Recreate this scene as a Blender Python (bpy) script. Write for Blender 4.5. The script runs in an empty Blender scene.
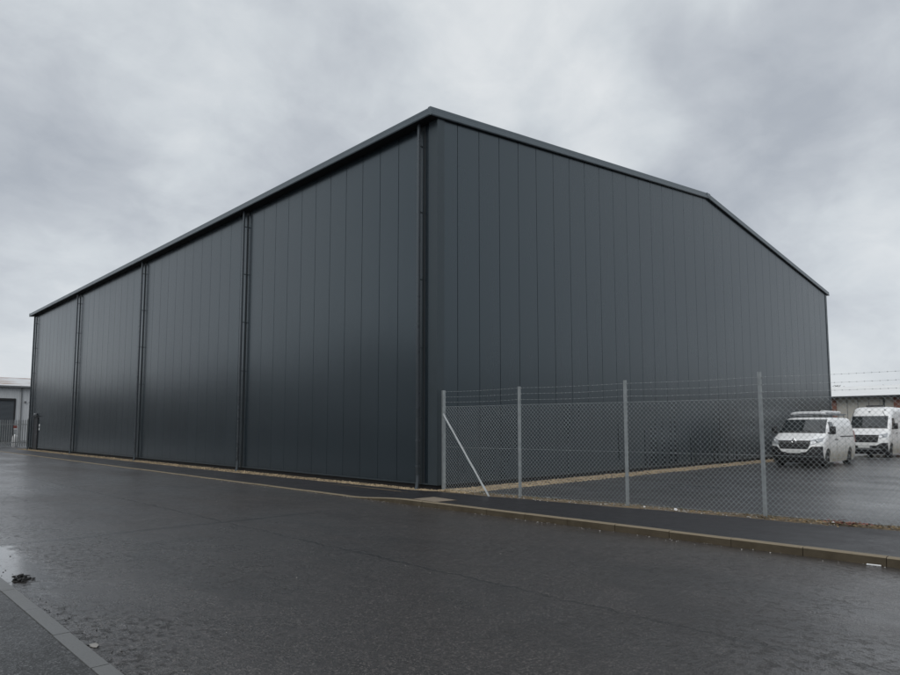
import bpy, bmesh, math, random
from mathutils import Vector, Matrix
R = random.Random(7)
sc = bpy.context.scene
COL = sc.collection

# ------------------------------------------------------------------ helpers
class MB:
    """collects shapes into one bmesh; build() links them as ONE mesh object"""
    def __init__(self): self.bm = bmesh.new()
    def box(self, x0, x1, y0, y1, z0, z1, bevel=0, mat=None, seg=2):
        t = bmesh.new()
        v = [t.verts.new((x, y, z)) for x in (x0, x1) for y in (y0, y1) for z in (z0, z1)]
        for f in ((0,1,3,2),(4,6,7,5),(0,4,5,1),(2,3,7,6),(0,2,6,4),(1,5,7,3)):
            t.faces.new([v[i] for i in f])
        if bevel: bmesh.ops.bevel(t, geom=list(t.edges), offset=bevel, segments=seg, affect='EDGES', profile=.5)
        if mat is not None: t.transform(mat)
        self.join(t); return self
    def join(self, t):
        me = bpy.data.meshes.new('tmp'); t.to_mesh(me); t.free()
        self.bm.from_mesh(me); bpy.data.meshes.remove(me)
    def prism(self, pts, d0, d1, axis='y'):
        """closed polygon pts (a,b) extruded along axis from d0 to d1"""
        def P(a, b, d): return {'x': (d, a, b), 'y': (a, d, b), 'z': (a, b, d)}[axis]
        A = [self.bm.verts.new(P(a, b, d0)) for a, b in pts]
        B = [self.bm.verts.new(P(a, b, d1)) for a, b in pts]
        n = len(pts)
        for i in range(n): self.bm.faces.new((A[i], A[(i+1) % n], B[(i+1) % n], B[i]))
        self.bm.faces.new(A[::-1]); self.bm.faces.new(B); return self
    def tube(self, pts, r, n=8, cap=True):
        pts = [Vector(p) for p in pts]; rings = []
        for i, p in enumerate(pts):
            a = pts[max(i-1, 0)]; b = pts[min(i+1, len(pts)-1)]
            d = (b-a).normalized()
            u = d.orthogonal() if abs(d.z) > .9 else d.cross(Vector((0,0,1)))
            if abs(d.z) > .9: u = (Vector((1,0,0)) - d*d.x)
            u.normalize(); w = d.cross(u)
            rr = r[i] if isinstance(r, (list, tuple)) else r
            rings.append([self.bm.verts.new(p + (u*math.cos(k*2*math.pi/n) + w*math.sin(k*2*math.pi/n))*rr) for k in range(n)])
        for A, B in zip(rings, rings[1:]):
            for k in range(n): self.bm.faces.new((A[k], A[(k+1) % n], B[(k+1) % n], B[k]))
        if cap and n > 2: self.bm.faces.new(rings[0][::-1]); self.bm.faces.new(rings[-1])
        return self
    def lathe(self, prof, c, axis='y', n=28):
        """prof (r, d) closed by caps, revolved about axis through c"""
        rings = []
        for r, d in prof:
            ring = []
            for k in range(n):
                a = k*2*math.pi/n; p, q = r*math.cos(a), r*math.sin(a)
                o = {'y': (p, d, q), 'z': (p, q, d), 'x': (d, p, q)}[axis]
                ring.append(self.bm.verts.new((c[0]+o[0], c[1]+o[1], c[2]+o[2])))
            rings.append(ring)
        for A, B in zip(rings, rings[1:]):
            for k in range(n): self.bm.faces.new((A[k], A[(k+1) % n], B[(k+1) % n], B[k]))
        self.bm.faces.new(rings[0][::-1]); self.bm.faces.new(rings[-1]); return self
    def grid(self, fn, nu, nv):
        V = [[self.bm.verts.new(fn(i/nu, j/nv)) for j in range(nv+1)] for i in range(nu+1)]
        for i in range(nu):
            for j in range(nv): self.bm.faces.new((V[i][j], V[i+1][j], V[i+1][j+1], V[i][j+1]))
        return self
    def quad(self, a, b, c, d):
        self.bm.faces.new([self.bm.verts.new(p) for p in (a, b, c, d)]); return self
    def build(self, name, mat, parent=None, smooth=None, normals=True):
        if normals: bmesh.ops.recalc_face_normals(self.bm, faces=self.bm.faces)
        me = bpy.data.meshes.new(name); self.bm.to_mesh(me); self.bm.free()
        if mat: me.materials.append(mat)
        if smooth is not None:
            for p in me.polygons: p.use_smooth = True
            me.set_sharp_from_angle(angle=math.radians(smooth))
        o = bpy.data.objects.new(name, me); COL.objects.link(o)
        if parent: o.parent = parent
        return o

def tag(o, label=None, cat=None, group=None, kind=None):
    if label: o['label'] = label
    if cat: o['category'] = cat
    if group: o['group'] = group
    if kind: o['kind'] = kind
    return o
def thing(name, label, cat, loc=(0,0,0), rz=0, group=None):
    o = bpy.data.objects.new(name, None); COL.objects.link(o); o.empty_display_size = .2
    o.location = loc; o.rotation_euler = (0,0,rz)
    return tag(o, label, cat, group)
def ico(bm, c, r, sub=1, sq=(1,1,1), rnd=R):
    t = bmesh.new(); bmesh.ops.create_icosphere(t, subdivisions=sub, radius=r)
    for v in t.verts:
        v.co *= .8+.4*rnd.random(); v.co.x *= sq[0]; v.co.y *= sq[1]; v.co.z *= sq[2]
    t.transform(Matrix.Translation(c) @ Matrix.Rotation(rnd.random()*6, 4, 'Z'))
    bm.join(t)

# ------------------------------------------------------------------ materials
class NT:
    def __init__(self, name):
        self.m = bpy.data.materials.new(name); self.m.use_nodes = True
        self.t = self.m.node_tree; self.bsdf = self.t.nodes['Principled BSDF']
    def n(self, typ, **kw):
        nd = self.t.nodes.new(typ)
        for k, v in kw.items():
            if k.startswith('i_'):
                key = k[2:]; key = int(key) if key.isdigit() else key.replace('_', ' ')
                nd.inputs[key].default_value = v
            else: setattr(nd, k, v)
        return nd
    def l(self, a, b): self.t.links.new(a, b)
    def coord(self, scale=(1,1,1), kind='Object'):
        c = self.n('ShaderNodeTexCoord'); m = self.n('ShaderNodeMapping')
        m.inputs['Scale'].default_value = scale; self.l(c.outputs[kind], m.inputs['Vector']); return m.outputs[0]
    def noise(self, vec, scale, detail=4, rough=.55, dist=0):
        nd = self.n('ShaderNodeTexNoise', i_Scale=scale, i_Detail=detail, i_Roughness=rough, i_Distortion=dist)
        self.l(vec, nd.inputs['Vector']); return nd.outputs['Fac']
    def ramp(self, fac, stops):
        r = self.n('ShaderNodeValToRGB'); e = r.color_ramp.elements
        while len(e) < len(stops): e.new(.5)
        for s, (p, c) in zip(e, stops):
            s.position = p; s.color = (*c, 1) if isinstance(c, tuple) else (c, c, c, 1)
        self.l(fac, r.inputs[0]); return r.outputs[0]
    def mapr(self, v, a, b, c, d):
        m = self.n('ShaderNodeMapRange'); 
        for k, x in zip((1,2,3,4), (a,b,c,d)): m.inputs[k].default_value = x
        self.l(v, m.inputs[0]); return m.outputs[0]
    def math(self, op, a, b=None, clamp=False):
        m = self.n('ShaderNodeMath', operation=op); m.use_clamp = clamp
        for i, x in enumerate((a, b)):
            if x is None: continue
            if isinstance(x, (int, float)): m.inputs[i].default_value = x
            else: self.l(x, m.inputs[i])
        return m.outputs[0]
    def mix(self, fac, a, b, blend='MIX'):
        m = self.n('ShaderNodeMix', data_type='RGBA', blend_type=blend)
        for i, x in ((0, fac), (6, a), (7, b)):
            if isinstance(x, (int, float)): m.inputs[i].default_value = x if i == 0 else (x, x, x, 1)
            elif isinstance(x, tuple): m.inputs[i].default_value = (*x, 1)
            else: self.l(x, m.inputs[i])
        return m.outputs[2]
    def bump(self, h, strength, dist):
        b = self.n('ShaderNodeBump', i_Strength=strength, i_Distance=dist)
        self.l(h, b.inputs['Height']); self.l(b.outputs[0], self.bsdf.inputs['Normal']); return b
    def set(self, key, v):
        if isinstance(v, (int, float)): self.bsdf.inputs[key].default_value = v
        elif isinstance(v, tuple): self.bsdf.inputs[key].default_value = (*v, 1)
        else: self.l(v, self.bsdf.inputs[key])
        return self

def simple(name, col, rough=.5, metal=0, var=.12, scale=6, bump=0, spec=.5):
    m = NT(name); vec = m.coord()
    f = m.noise(vec, scale, 5)
    a = tuple(c*(1-var) for c in col); b = tuple(min(1, c*(1+var)) for c in col)
    m.set('Base Color', m.ramp(f, [(.3, a), (.7, b)])).set('Metallic', metal)
    m.set('Roughness', m.mapr(f, .3, .7, max(.02, rough-.06), min(1, rough+.06))).set('Specular IOR Level', spec)
    if bump: m.bump(m.noise(vec, scale*12, 3), .6, bump)
    return m.m

def cladding(name, col, rough, axis):
    """satin coated steel panel: per panel tone, faint rain streaks and waviness"""
    m = NT(name); vec = m.coord()
    tone = m.n('ShaderNodeAttribute', attribute_name='tone').outputs['Fac']
    st = m.noise(m.coord((1.6,1.6,.12)), 1.6, 2, .5)
    big = m.noise(vec, .22, 3)
    c0 = m.mix(tone, tuple(c*.95 for c in col), tuple(c*1.05 for c in col))
    c1 = m.mix(m.mapr(st, .5, .8, 0, .08), c0, tuple(c*1.6 for c in col))
    m.set('Base Color', c1)
    r = m.math('ADD', m.mapr(tone, 0, 1, rough-.008, rough+.008), m.mapr(st, .3, .7, -.012, .012))
    m.set('Roughness', m.math('ADD', r, m.mapr(big, .3, .7, -.015, .015))).set('IOR', 1.76).set('Specular Tint', (.765,.91,1.0))
    wav = m.noise(m.coord((1,1,.35)), 1.1, 2)
    m.bump(wav, .10, .010)
    return m.m

def asphalt(name, col, wet, scale=1., cracks=False, puddle=None, bs=.8, film=0, fr=.2, pitc=.3):
    m = NT(name); vec = m.coord()
    big = m.noise(vec, .16*scale, 5, .6, .4)
    along = m.noise(m.coord((.8,.13,1)), .8*scale, 5, .6, .2)
    mid = m.noise(vec, 2.3, 6, .65)
    fine = m.noise(vec, 55, 4, .7)
    vor = m.n('ShaderNodeTexVoronoi', i_Scale=78.); m.l(vec, vor.inputs['Vector'])
    agg = vor.outputs['Distance']
    base = m.mix(mid, tuple(c*.7 for c in col), tuple(c*1.3 for c in col))
    base = m.mix(m.mapr(big, .35, .65, 0, .5), base, tuple(c*.62 for c in col))
    g2 = m.noise(vec, 21, 5, .7)
    base = m.mix(m.mapr(fine, .38, .60, 0, .9), tuple(c*.32 for c in col), base)
    base = m.mix(m.mapr(g2, .47, .62, 0, .72), base, tuple(c*.35 for c in col))
    speck = m.mapr(vor.outputs['Color'], .62, .95, 0, .75)
    base = m.mix(speck, base, tuple(min(1, c*2.9) for c in col))
    w = m.math('ADD', m.math('MULTIPLY', big, .55), m.math('MULTIPLY', along, .45))
    if cracks:                               # the road falls to the near gutter and stays wetter there
        xs = m.n('ShaderNodeSeparateXYZ'); m.l(vec, xs.inputs[0]); w = m.math('ADD', w, m.mapr(xs.outputs[0], -9.6, -4.0, -.11, .03))
    rough = m.mapr(w, .38, .62, wet[0], wet[1])
    rough = m.math('ADD', rough, m.mapr(mid, .3, .7, -.07, .07))
    h = m.math('ADD', m.math('MULTIPLY', fine, .6), m.math('MULTIPLY', agg, .5))
    h = m.math('ADD', h, m.math('MULTIPLY', mid, .9))
    crumb = m.math('MULTIPLY', m.noise(vec, 17, 6, .7), m.mapr(m.noise(vec, .7, 5, .6), .42, .62, .1, 1.3))
    h = m.math('ADD', h, m.math('MULTIPLY', crumb, 2.2))
    pit = m.math('MULTIPLY', m.mapr(m.noise(m.coord((1,.7,1)), 13, 6, .75), .52, .62, 0, 1), m.mapr(m.noise(vec, .55, 5, .65), .43, .60, .12, 1))
    base = m.mix(m.math('MULTIPLY', pit, pitc), base, tuple(c*.2 for c in col))
    h = m.math('SUBTRACT', h, m.math('MULTIPLY', pit, pitc*1.6))
    smear = m.mapr(m.noise(m.coord((1.0,.42,1)), .62, 6, .68, .5), .53, .63, 0, .7)
    base = m.mix(smear, base, tuple(c*.42 for c in col))
    bstr = bs
    if cracks:
        c = m.n('ShaderNodeTexCoord'); s = m.n('ShaderNodeSeparateXYZ'); m.l(c.outputs['Object'], s.inputs[0])
        X, Y = s.outputs[0], s.outputs[1]
        wob = m.mapr(m.noise(vec, 1.7, 5, .7), .3, .7, -.07, .07)
        wob = m.math('ADD', wob, m.mapr(m.noise(vec, 13, 4, .7), .3, .7, -.022, .022))
        gate = m.mapr(m.noise(m.coord((.3,.7,1)), 2.5, 3), .34, .46, .3, 1)
        def line(C, at, wd, wob=wob, lo=None, hi=None, Q=None):
            d = m.math('ABSOLUTE', m.math('ADD', m.math('SUBTRACT', C, at), wob))
            k = m.n('ShaderNodeMapRange', interpolation_type='SMOOTHSTEP')
            for i, x in zip((1,2,3,4), (wd*.35, wd, 1, 0)): k.inputs[i].default_value = x
            m.l(d, k.inputs[0]); o = k.outputs[0]
            if lo is not None: o = m.math('MULTIPLY', o, m.mapr(Q, lo, lo+.6, 0, 1))
            if hi is not None: o = m.math('MULTIPLY', o, m.mapr(Q, hi-1.2, hi, 1, 0))
            return o
        seam = m.math('MULTIPLY', line(X, -5.87, .042), gate)
        seam2 = m.math('MULTIPLY', line(X, -7.62, .022, lo=4, hi=60, Q=Y), gate)
        trench = line(Y, -.86, .13, hi=-3.4, Q=X)
        trench = m.math('MULTIPLY', trench, .9)
        tot = m.math('MAXIMUM', m.math('MAXIMUM', seam, seam2), trench)
        # alligator crazing
        v2 = m.n('ShaderNodeTexVoronoi', feature='DISTANCE_TO_EDGE', i_Scale=3.2, i_Randomness=1.)
        dv = m.n('ShaderNodeVectorMath', operation='ADD')
        nz = m.n('ShaderNodeTexNoise', i_Scale=4., i_Detail=4.); m.l(vec, nz.inputs['Vector'])
        sm = m.n('ShaderNodeVectorMath', operation='SCALE', i_Scale=.5); m.l(nz.outputs['Color'], sm.inputs[0])
        m.l(vec, dv.inputs[0]); m.l(sm.outputs[0], dv.inputs[1]); m.l(dv.outputs[0], v2.inputs['Vector'])
        craz = m.mapr(v2.outputs['Distance'], .0, .03, 1, 0)
        craz = m.math('MULTIPLY', craz, m.mapr(m.noise(vec, .45, 4), .55, .68, 0, .55))
        tot = m.math('MAXIMUM', tot, craz)
        base = m.mix(m.math('MULTIPLY', tot, .85), base, tuple(c*.22 for c in col))
        h = m.math('SUBTRACT', h, m.math('MULTIPLY', tot, 2.5))
        # stretched worn patches: dark smears where the binder is fresh
    if puddle:
        # standing water: near mirror smooth, texture drowned
        c = m.n('ShaderNodeTexCoord'); s = m.n('ShaderNodeSeparateXYZ'); m.l(c.outputs['Object'], s.inputs[0])
        px, py, rx, ry = puddle
        dx = m.math('DIVIDE', m.math('SUBTRACT', s.outputs[0], px), rx)
        dy = m.math('DIVIDE', m.math('SUBTRACT', s.outputs[1], py), ry)
        d = m.math('ADD', m.math('MULTIPLY', dx, dx), m.math('MULTIPLY', dy, dy))
        d = m.math('ADD', d, m.mapr(m.noise(vec, 2.5, 5, .7), .3, .7, -.6, .6))
        pm = m.mapr(d, .55, 1.1, 1, 0)
        rough = m.mix(pm, rough, .06)
        h = m.math('MULTIPLY', h, m.mapr(pm, 0, 1, 1, .04))
    m.set('Base Color', base).set('Roughness', rough).set('Specular IOR Level', .5)
    m.bump(h, bstr, .011)
    if film:
        m.set('Coat Weight', m.math('MULTIPLY', m.mapr(w, .42, .62, film, film*.35), m.mapr(pit, 0, 1, 1, .25))).set('Coat Roughness', fr).set('Coat IOR', 1.33)
        cbm = m.n('ShaderNodeBump', i_Strength=.35, i_Distance=.006); m.l(h, cbm.inputs['Height']); m.l(cbm.outputs[0], m.bsdf.inputs['Coat Normal'])
    return m.m

def concrete(name, col, var=.25, rough=.75, grime=None):
    m = NT(name); vec = m.coord()
    a = m.noise(vec, 2.2, 6, .65); b = m.noise(vec, 45, 3, .6)
    c = m.mix(a, tuple(x*(1-var) for x in col), tuple(x*(1+var) for x in col))
    c = m.mix(m.mapr(b, .5, .75, 0, .5), c, tuple(x*.6 for x in col))
    if grime:
        ge = m.n('ShaderNodeNewGeometry'); g = m.n('ShaderNodeSeparateXYZ'); m.l(ge.outputs['Normal'], g.inputs[0])
        k = m.math('ADD', m.mapr(g.outputs[2], .2, .6, .85, 0), m.mapr(a, .3, .7, -.12, .22), True)
        c = m.mix(k, c, grime)
    m.set('Base Color', c).set('Roughness', m.mapr(a, .3, .7, rough-.2, rough)); m.bump(b, .5, .004); return m.m

def van_paint(name, dirt):
    m = NT(name); vec = m.coord(); c = m.n('ShaderNodeTexCoord'); s = m.n('ShaderNodeSeparateXYZ')
    m.l(c.outputs['Object'], s.inputs[0])
    n = m.noise(vec, 5, 6, .7)
    k = m.math('ADD', m.mapr(s.outputs[2], .40, 1.05, .85, 0), m.mapr(n, .3, .7, -.22, .22), True)
    k = m.math('MULTIPLY', k, m.mapr(s.outputs[0], .15, 1.0, .25, 1))
    m.set('Base Color', m.mix(k, (.86,.87,.88), dirt)).set('Roughness', m.mapr(k, 0, .6, .25, .6))
    m.set('Coat Weight', .4).set('Coat Roughness', .08); return m.m

def corrugated(name, col, axis, pitch, depth=.02, rust=False, rough=.5):
    m = NT(name); c = m.n('ShaderNodeTexCoord'); s = m.n('ShaderNodeSeparateXYZ'); m.l(c.outputs['Object'], s.inputs[0])
    w = m.math('SINE', m.math('MULTIPLY', s.outputs[axis], 2*math.pi/pitch))
    n = m.noise(m.coord((.7,.7,.25)), 1.6, 5, .65)
    b = m.mix(n, tuple(x*.85 for x in col), tuple(x*1.12 for x in col))
    if rust:
        r = m.mapr(m.noise(m.coord((.35,.5,.5)), .55, 6, .65), .45, .57, 0, .8)
        b = m.mix(r, b, (.23,.11,.06))
    m.set('Base Color', b).set('Roughness', rough); m.bump(w, .5, depth); return m.m

def brick(name):
    m = NT(name); t = m.n('ShaderNodeTexBrick', i_Scale=1.)
    vec = m.coord((1,1,1)); c = m.n('ShaderNodeSeparateXYZ'); m.l(vec, c.inputs[0])
    k = m.n('ShaderNodeCombineXYZ'); m.l(c.outputs[1], k.inputs[0]); m.l(c.outputs[2], k.inputs[1]); m.l(k.outputs[0], t.inputs['Vector'])
    t.inputs['Brick Width'].default_value = .225; t.inputs['Row Height'].default_value = .075
    t.inputs['Mortar Size'].default_value = .006
    t.inputs['Color1'].default_value = (.17,.055,.035,1); t.inputs['Color2'].default_value = (.24,.085,.05,1); t.inputs['Mortar'].default_value = (.25,.22,.2,1)
    m.set('Base Color', t.outputs['Color']).set('Roughness', .8); return m.m

ANTH = (.0105,.0160,.0205)
M_CLAD_L = cladding('cladding_side', ANTH, .24, 1)
M_CLAD_G = cladding('cladding_gable', ANTH, .28, 0)
M_TRIM = simple('anthracite_trim', (.034,.043,.049), .34, 0, .08, 2)
M_GUTTER = simple('gutter_coat', (.095,.115,.130), .32, 0, .08, 2)
M_SOFFIT = simple('soffit_dark', (.012,.013,.015), .6)
M_PIPE_REFL = simple('dark_pipe_reflection', (.017,.021,.025), .5)  # dark colour painted as the downpipe's reflection in the wall
M_PIPE = simple('pipe_coat', (.050,.057,.064), .30, 0, .06, 3)
for q in (M_TRIM, M_GUTTER, M_PIPE): q.node_tree.nodes['Principled BSDF'].inputs['Specular Tint'].default_value = (.78,.92,1,1)
M_PLINTH = simple('plinth_dark', (.012,.012,.013), .85)
M_ROAD = asphalt('road_asphalt', (.058,.051,.048), (.27,.48), 1., cracks=True, film=1., fr=.24, pitc=.85, puddle=(-9.40,-2.2,.46,2.2))
M_YARD = asphalt('yard_asphalt', (.040,.039,.041), (.26,.5), 1.3, bs=.4, film=.62, fr=.13)
M_PAVE = asphalt('footway_asphalt', (.023,.021,.023), (.34,.52), .8, bs=.5)
M_PAVE2 = asphalt('near_footway_asphalt', (.054,.056,.058), (.34,.56), 2.2, film=.25)
M_KERB = concrete('kerb_concrete_dirty', (.20,.165,.112), .3, .8, grime=(.048,.036,.019))
M_KERB2 = concrete('kerb_concrete_wet', (.115,.118,.118), .22, .55)
M_GRAVBED = concrete('gravel_bed', (.15,.115,.072), .4, .95)
M_COVER = concrete('cover_concrete', (.20,.165,.125), .25, .85)
M_GALV = simple('galvanised_post', (.28,.305,.315), .5, .3, .18, 9)
M_WIRE = simple('galvanised_wire', (.34,.37,.38), .5, .3, .1, 4)
M_STRUT = simple('galvanised_strut', (.58,.61,.62), .42, .4, .1, 9)
M_GRAVEL = simple('gravel_stone', (.30,.235,.15), .85, 0, .5, 3)
M_BLACK = simple('black_plastic', (.014,.014,.016), .5, 0, .2, 14)
M_GLASS = simple('dark_glass', (.010,.013,.014), .03, 0, .05, 3); M_GLASS.node_tree.nodes['Principled BSDF'].inputs['IOR'].default_value = 1.95
M_LAMP = simple('lamp_glass', (.42,.44,.46), .08, .3, .2, 12)
M_CHROME = simple('chrome', (.7,.72,.74), .18, .9, .05, 9)
M_PLATE = simple('number_plate', (.62,.63,.62), .4)
M_INK = simple('plate_ink', (.03,.03,.03), .5)
M_TYRE = simple('tyre_rubber', (.014,.014,.014), .8)
M_RIM = simple('steel_rim', (.22,.23,.24), .45, .5)
M_VAN1 = van_paint('white_paint_dusty', (.30,.27,.20))
M_VAN2 = van_paint('white_paint_road_grime', (.34,.30,.22))
M_WHITE = simple('white_plastic', (.68,.69,.70), .45)
M_RED = simple('red_sign', (.22,.06,.05), .5)
M_UNIT = corrugated('pale_cladding', (.50,.52,.54), 0, .25)
M_UNITROOF = corrugated('pale_sheet_roof', (.55,.56,.57), 0, .3, rust=True)
M_ROLLER = corrugated('roller_door_slats', (.055,.065,.075), 2, .12)
M_BEIGE = concrete('beige_wall_panel', (.50,.48,.43), .12, .8)
M_BROOF = corrugated('fibre_cement_roof', (.72,.73,.73), 1, .15, rough=.7)
M_BRICK = brick('red_brick')
M_GREYM = simple('grey_metal', (.16,.17,.18), .5, .2)
M_TREE = simple('unseen_tree_twigs', (.030,.028,.022), .9, 0, .4, .6)
M_MOSS = simple('dark_scrub', (.075,.078,.07), .9, 0, .5, .6)
M_LEAF = simple('dead_leaves', (.17,.12,.06), .8, 0, .6, 4)
M_LEAFR = simple('red_leaves', (.20,.065,.05), .7, 0, .4, 6)
M_MUD = simple('black_mud', (.010,.010,.010), .55, 0, .3, 20)
M_GRIT = simple('pale_grit', (.34,.33,.31), .8, 0, .4, 5)
M_GROUND = asphalt('open_ground', (.05,.052,.045), (.6,.8), .3)

# ------------------------------------------------------------------ ground
KX = -1.95                                   # road face of the far kerb
def hump(y):                                 # kerb upstand: full height by the fence, dropped along the side wall
    t = max(0, min(1, (1.0-y)/2.2)); t = t*t*(3-2*t); return .022 + .088*t
def sheet(name, mat, x0, x1, y0, y1, z, nx=1, ny=1, zf=None):
    m = MB(); m.grid(lambda u, v: (x0+(x1-x0)*u, y0+(y1-y0)*v, zf(x0+(x1-x0)*u, y0+(y1-y0)*v) if zf else z), nx, ny)
    o = m.build(name, mat); tag(o, kind='structure')
    if o.data.polygons[0].normal.z < 0: o.data.flip_normals()
    return o
sheet('ground', M_GROUND, -1500, 1500, -1500, 1500, -.06)
sheet('road', M_ROAD, -9.72, KX+.03, -160, 220, 0.)

ys = [-160, -60, -20] + [i*.25 for i in range(-60, 20)] + [6, 10, 20, 43, 60, 100, 220]
def strip(name, mat, xa, xb, fa, fb):
    m = MB(); V = [[m.bm.verts.new((x, y, f(y))) for x, f in ((xa, fa), (xb, fb))] for y in ys]
    for A, B in zip(V, V[1:]): m.bm.faces.new((A[0], A[1], B[1], B[0]))
    o = m.build(name, mat); tag(o, kind='structure')
    if o.data.polygons[0].normal.z < 0: o.data.flip_normals()
    return o

sheet('pavement', M_PAVE2, -14.5, -9.772, -160, 220, .105)
sheet('gravel_bed', M_GRAVBED, -.78, 8, -160, 43.5, .084)
sheet('gravel_bed', M_GRAVBED, .66, 33.4, -1.05, .3, .090)
sheet('yard', M_YARD, -.66, 75, 43.5, 220, .094)
sheet('ground_beyond', M_GROUND, 33.4, 75, -1.0, 43.5, .09)

def kerb(xa, xb, y0, y1, step, zf, mat, name='kerb'):
    m = MB(); y = y0; gap = .008
    while y < y1:
        n = 4; e = min(step, y1-y)-gap; dz = R.uniform(-.003, .003); dx = R.uniform(-.004, .004)
        b = .012; P = []
        for i in range(n+1):
            yy = y + e*i/n; h = zf(yy)+dz
            P.append([m.bm.verts.new(q) for q in ((xa+dx, yy, -.05), (xa+dx, yy, h-b), (xa+dx+b, yy, h), (xb+dx, yy, h), (xb+dx, yy, -.05))])
        for A, B in zip(P, P[1:]):
            for k in range(4): m.bm.faces.new((A[k], A[k+1], B[k+1], B[k]))
        m.bm.faces.new(P[0]); m.bm.faces.new(P[-1][::-1])
        y += step
    return tag(m.build(name, mat), kind='structure')
kerb(KX, KX+.125, -40, 48, .914, hump, M_KERB)
kerb(-9.675, -9.775, -30, 40, .914, lambda y: .112, M_KERB2)

# gravel stones lying in the strips (uncountable)
def stones(name, mat, n, gen, rmin, rmax, rnd, flat=.7):
    m = MB()
    base = bmesh.new(); bmesh.ops.create_icosphere(base, subdivisions=1, radius=1)
    bv = [v.co.copy() for v in base.verts]; bf = [[v.index for v in f.verts] for f in base.faces]; base.free()
    for _ in range(n):
        x, y, z = gen(); r = rnd.uniform(rmin, rmax); sx, sy, sz = (rnd.uniform(.7,1.3) for _ in range(3))
        a = rnd.random()*6.3; ca, sa = math.cos(a), math.sin(a)
        vs = []
        for c in bv:
            k = rnd.uniform(.82, 1.15)*r; p, q = c.x*sx*k, c.y*sy*k
            vs.append(m.bm.verts.new((x+p*ca-q*sa, y+p*sa+q*ca, z+c.z*sz*k*flat)))
        for f in bf: m.bm.faces.new([vs[i] for i in f])
    return m.build(name, mat, normals=False)
rg = random.Random(11)
def gen_side():
    y = rg.random()**1.8*43-.1; return (rg.uniform(edge_x(y), .0), y, .09)
def gen_gable():
    x = rg.random()**1.7*33; return (x, rg.uniform(-.98, -.02), .093)
tag(stones('gravel', M_GRAVEL, 4200, gen_gable, .014, .034, rg), kind='stuff')
def edge_x(y):
    if y > .5: return -.42-.30*min(1, (y-.5)/9)
    if y < -.3: return fence_x(y)-.34+.04*math.sin(y*1.7)+.03*math.sin(y*4.1)
    t = (y+.3)/.8; return (fence_x(-.3)-.34)*(1-t)-.42*t
# leaves and grit caught along the foot of the fence
FP = [(.12,-.12), (.23,-2.46), (.55,-4.95), (.75,-7.5), (.99,-10.05), (1.24,-12.6), (1.48,-15.15)]
def fence_x(y):
    for (xa, ya), (xb, yb) in zip(FP, FP[1:]):
        if yb <= y <= ya: return xa+(xb-xa)*(y-ya)/(yb-ya)
    return FP[-1][0]
m = MB(); V = [[m.bm.verts.new((KX+.12, y, hump(y)-.002)), m.bm.verts.new((edge_x(y), y, .098))] for y in ys]
for A, B in zip(V, V[1:]): m.bm.faces.new((A[0], A[1], B[1], B[0]))
o = tag(m.build('pavement', M_PAVE), kind='structure')
if o.data.polygons[0].normal.z < 0: o.data.flip_normals()
m = MB(); V = [[m.bm.verts.new((fence_x(y)+.30+.05*math.sin(y*2.3)+.03*math.sin(y*5.1), y, .094)), m.bm.verts.new((75, y, .094))] for y in ys if y <= -1]
V.append([m.bm.verts.new((1.3, -.95, .094)), m.bm.verts.new((75, -.9, .094))])
for A, B in zip(V, V[1:]): m.bm.faces.new((A[0], A[1], B[1], B[0]))
o = tag(m.build('yard', M_YARD), kind='structure')
if o.data.polygons[0].normal.z < 0: o.data.flip_normals()
def gen_fence():
    y = rg.uniform(-15, -.3); return (fence_x(y)+rg.gauss(-.02, .17), y, .095)
tag(stones('gravel', M_GRAVEL, 2600, gen_side, .012, .03, rg), kind='stuff')
tag(stones('grit', M_GRIT, 700, gen_fence, .006, .018, rg), kind='stuff')
m = MB()
for _ in range(1500):
    y = rg.uniform(-15, -.2); y = y if rg.random() < .6 else rg.gauss(-8.6, 1.0)
    x = fence_x(y)+rg.gauss(-.08, .14); s = rg.uniform(.012, .038); a = rg.random()*6.3; t = rg.uniform(-.5,.5)
    z = .102+abs(rg.gauss(0,.012)); dx, dy = math.cos(a)*s, math.sin(a)*s
    m.quad((x-dx, y-dy, z), (x+dy*.45, y-dx*.45, z+s*t), (x+dx, y+dy, z+s*.3), (x-dy*.45, y+dx*.45, z+s*.2))
tag(m.build('leaf_litter', M_LEAF), kind='stuff')
m = MB()
for _ in range(90):
    y = rg.gauss(-8.75, .16); x = fence_x(y)+rg.gauss(-.12, .06); s = rg.uniform(.02, .045); a = rg.random()*6.3
    z = .105+abs(rg.gauss(0,.02)); dx, dy = math.cos(a)*s, math.sin(a)*s
    m.quad((x-dx, y-dy, z), (x+dy*.5, y-dx*.5, z+s*.4), (x+dx, y+dy, z+s*.3), (x-dy*.5, y+dx*.5, z+s*.2))
tag(m.build('leaf_heap', M_LEAFR), kind='stuff')
def gen_road(): return (rg.uniform(-9.3, -2.1), rg.uniform(-11, 8), .003)
tag(stones('road_grit', M_GRIT, 70, gen_road, .002, .006, rg), kind='stuff')
def gen_gut(): return (-9.6+abs(rg.gauss(0, .14)), rg.uniform(-9, 3), .003)
tag(stones('gutter_grit', M_MUD, 170, gen_gut, .002, .008, rg), kind='stuff')
def gen_gut2(): return (KX-abs(rg.gauss(0, .10)), rg.uniform(-14, 12), .003)
tag(stones('gutter_grit', M_GRIT, 260, gen_gut2, .003, .010, rg), kind='stuff')
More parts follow.
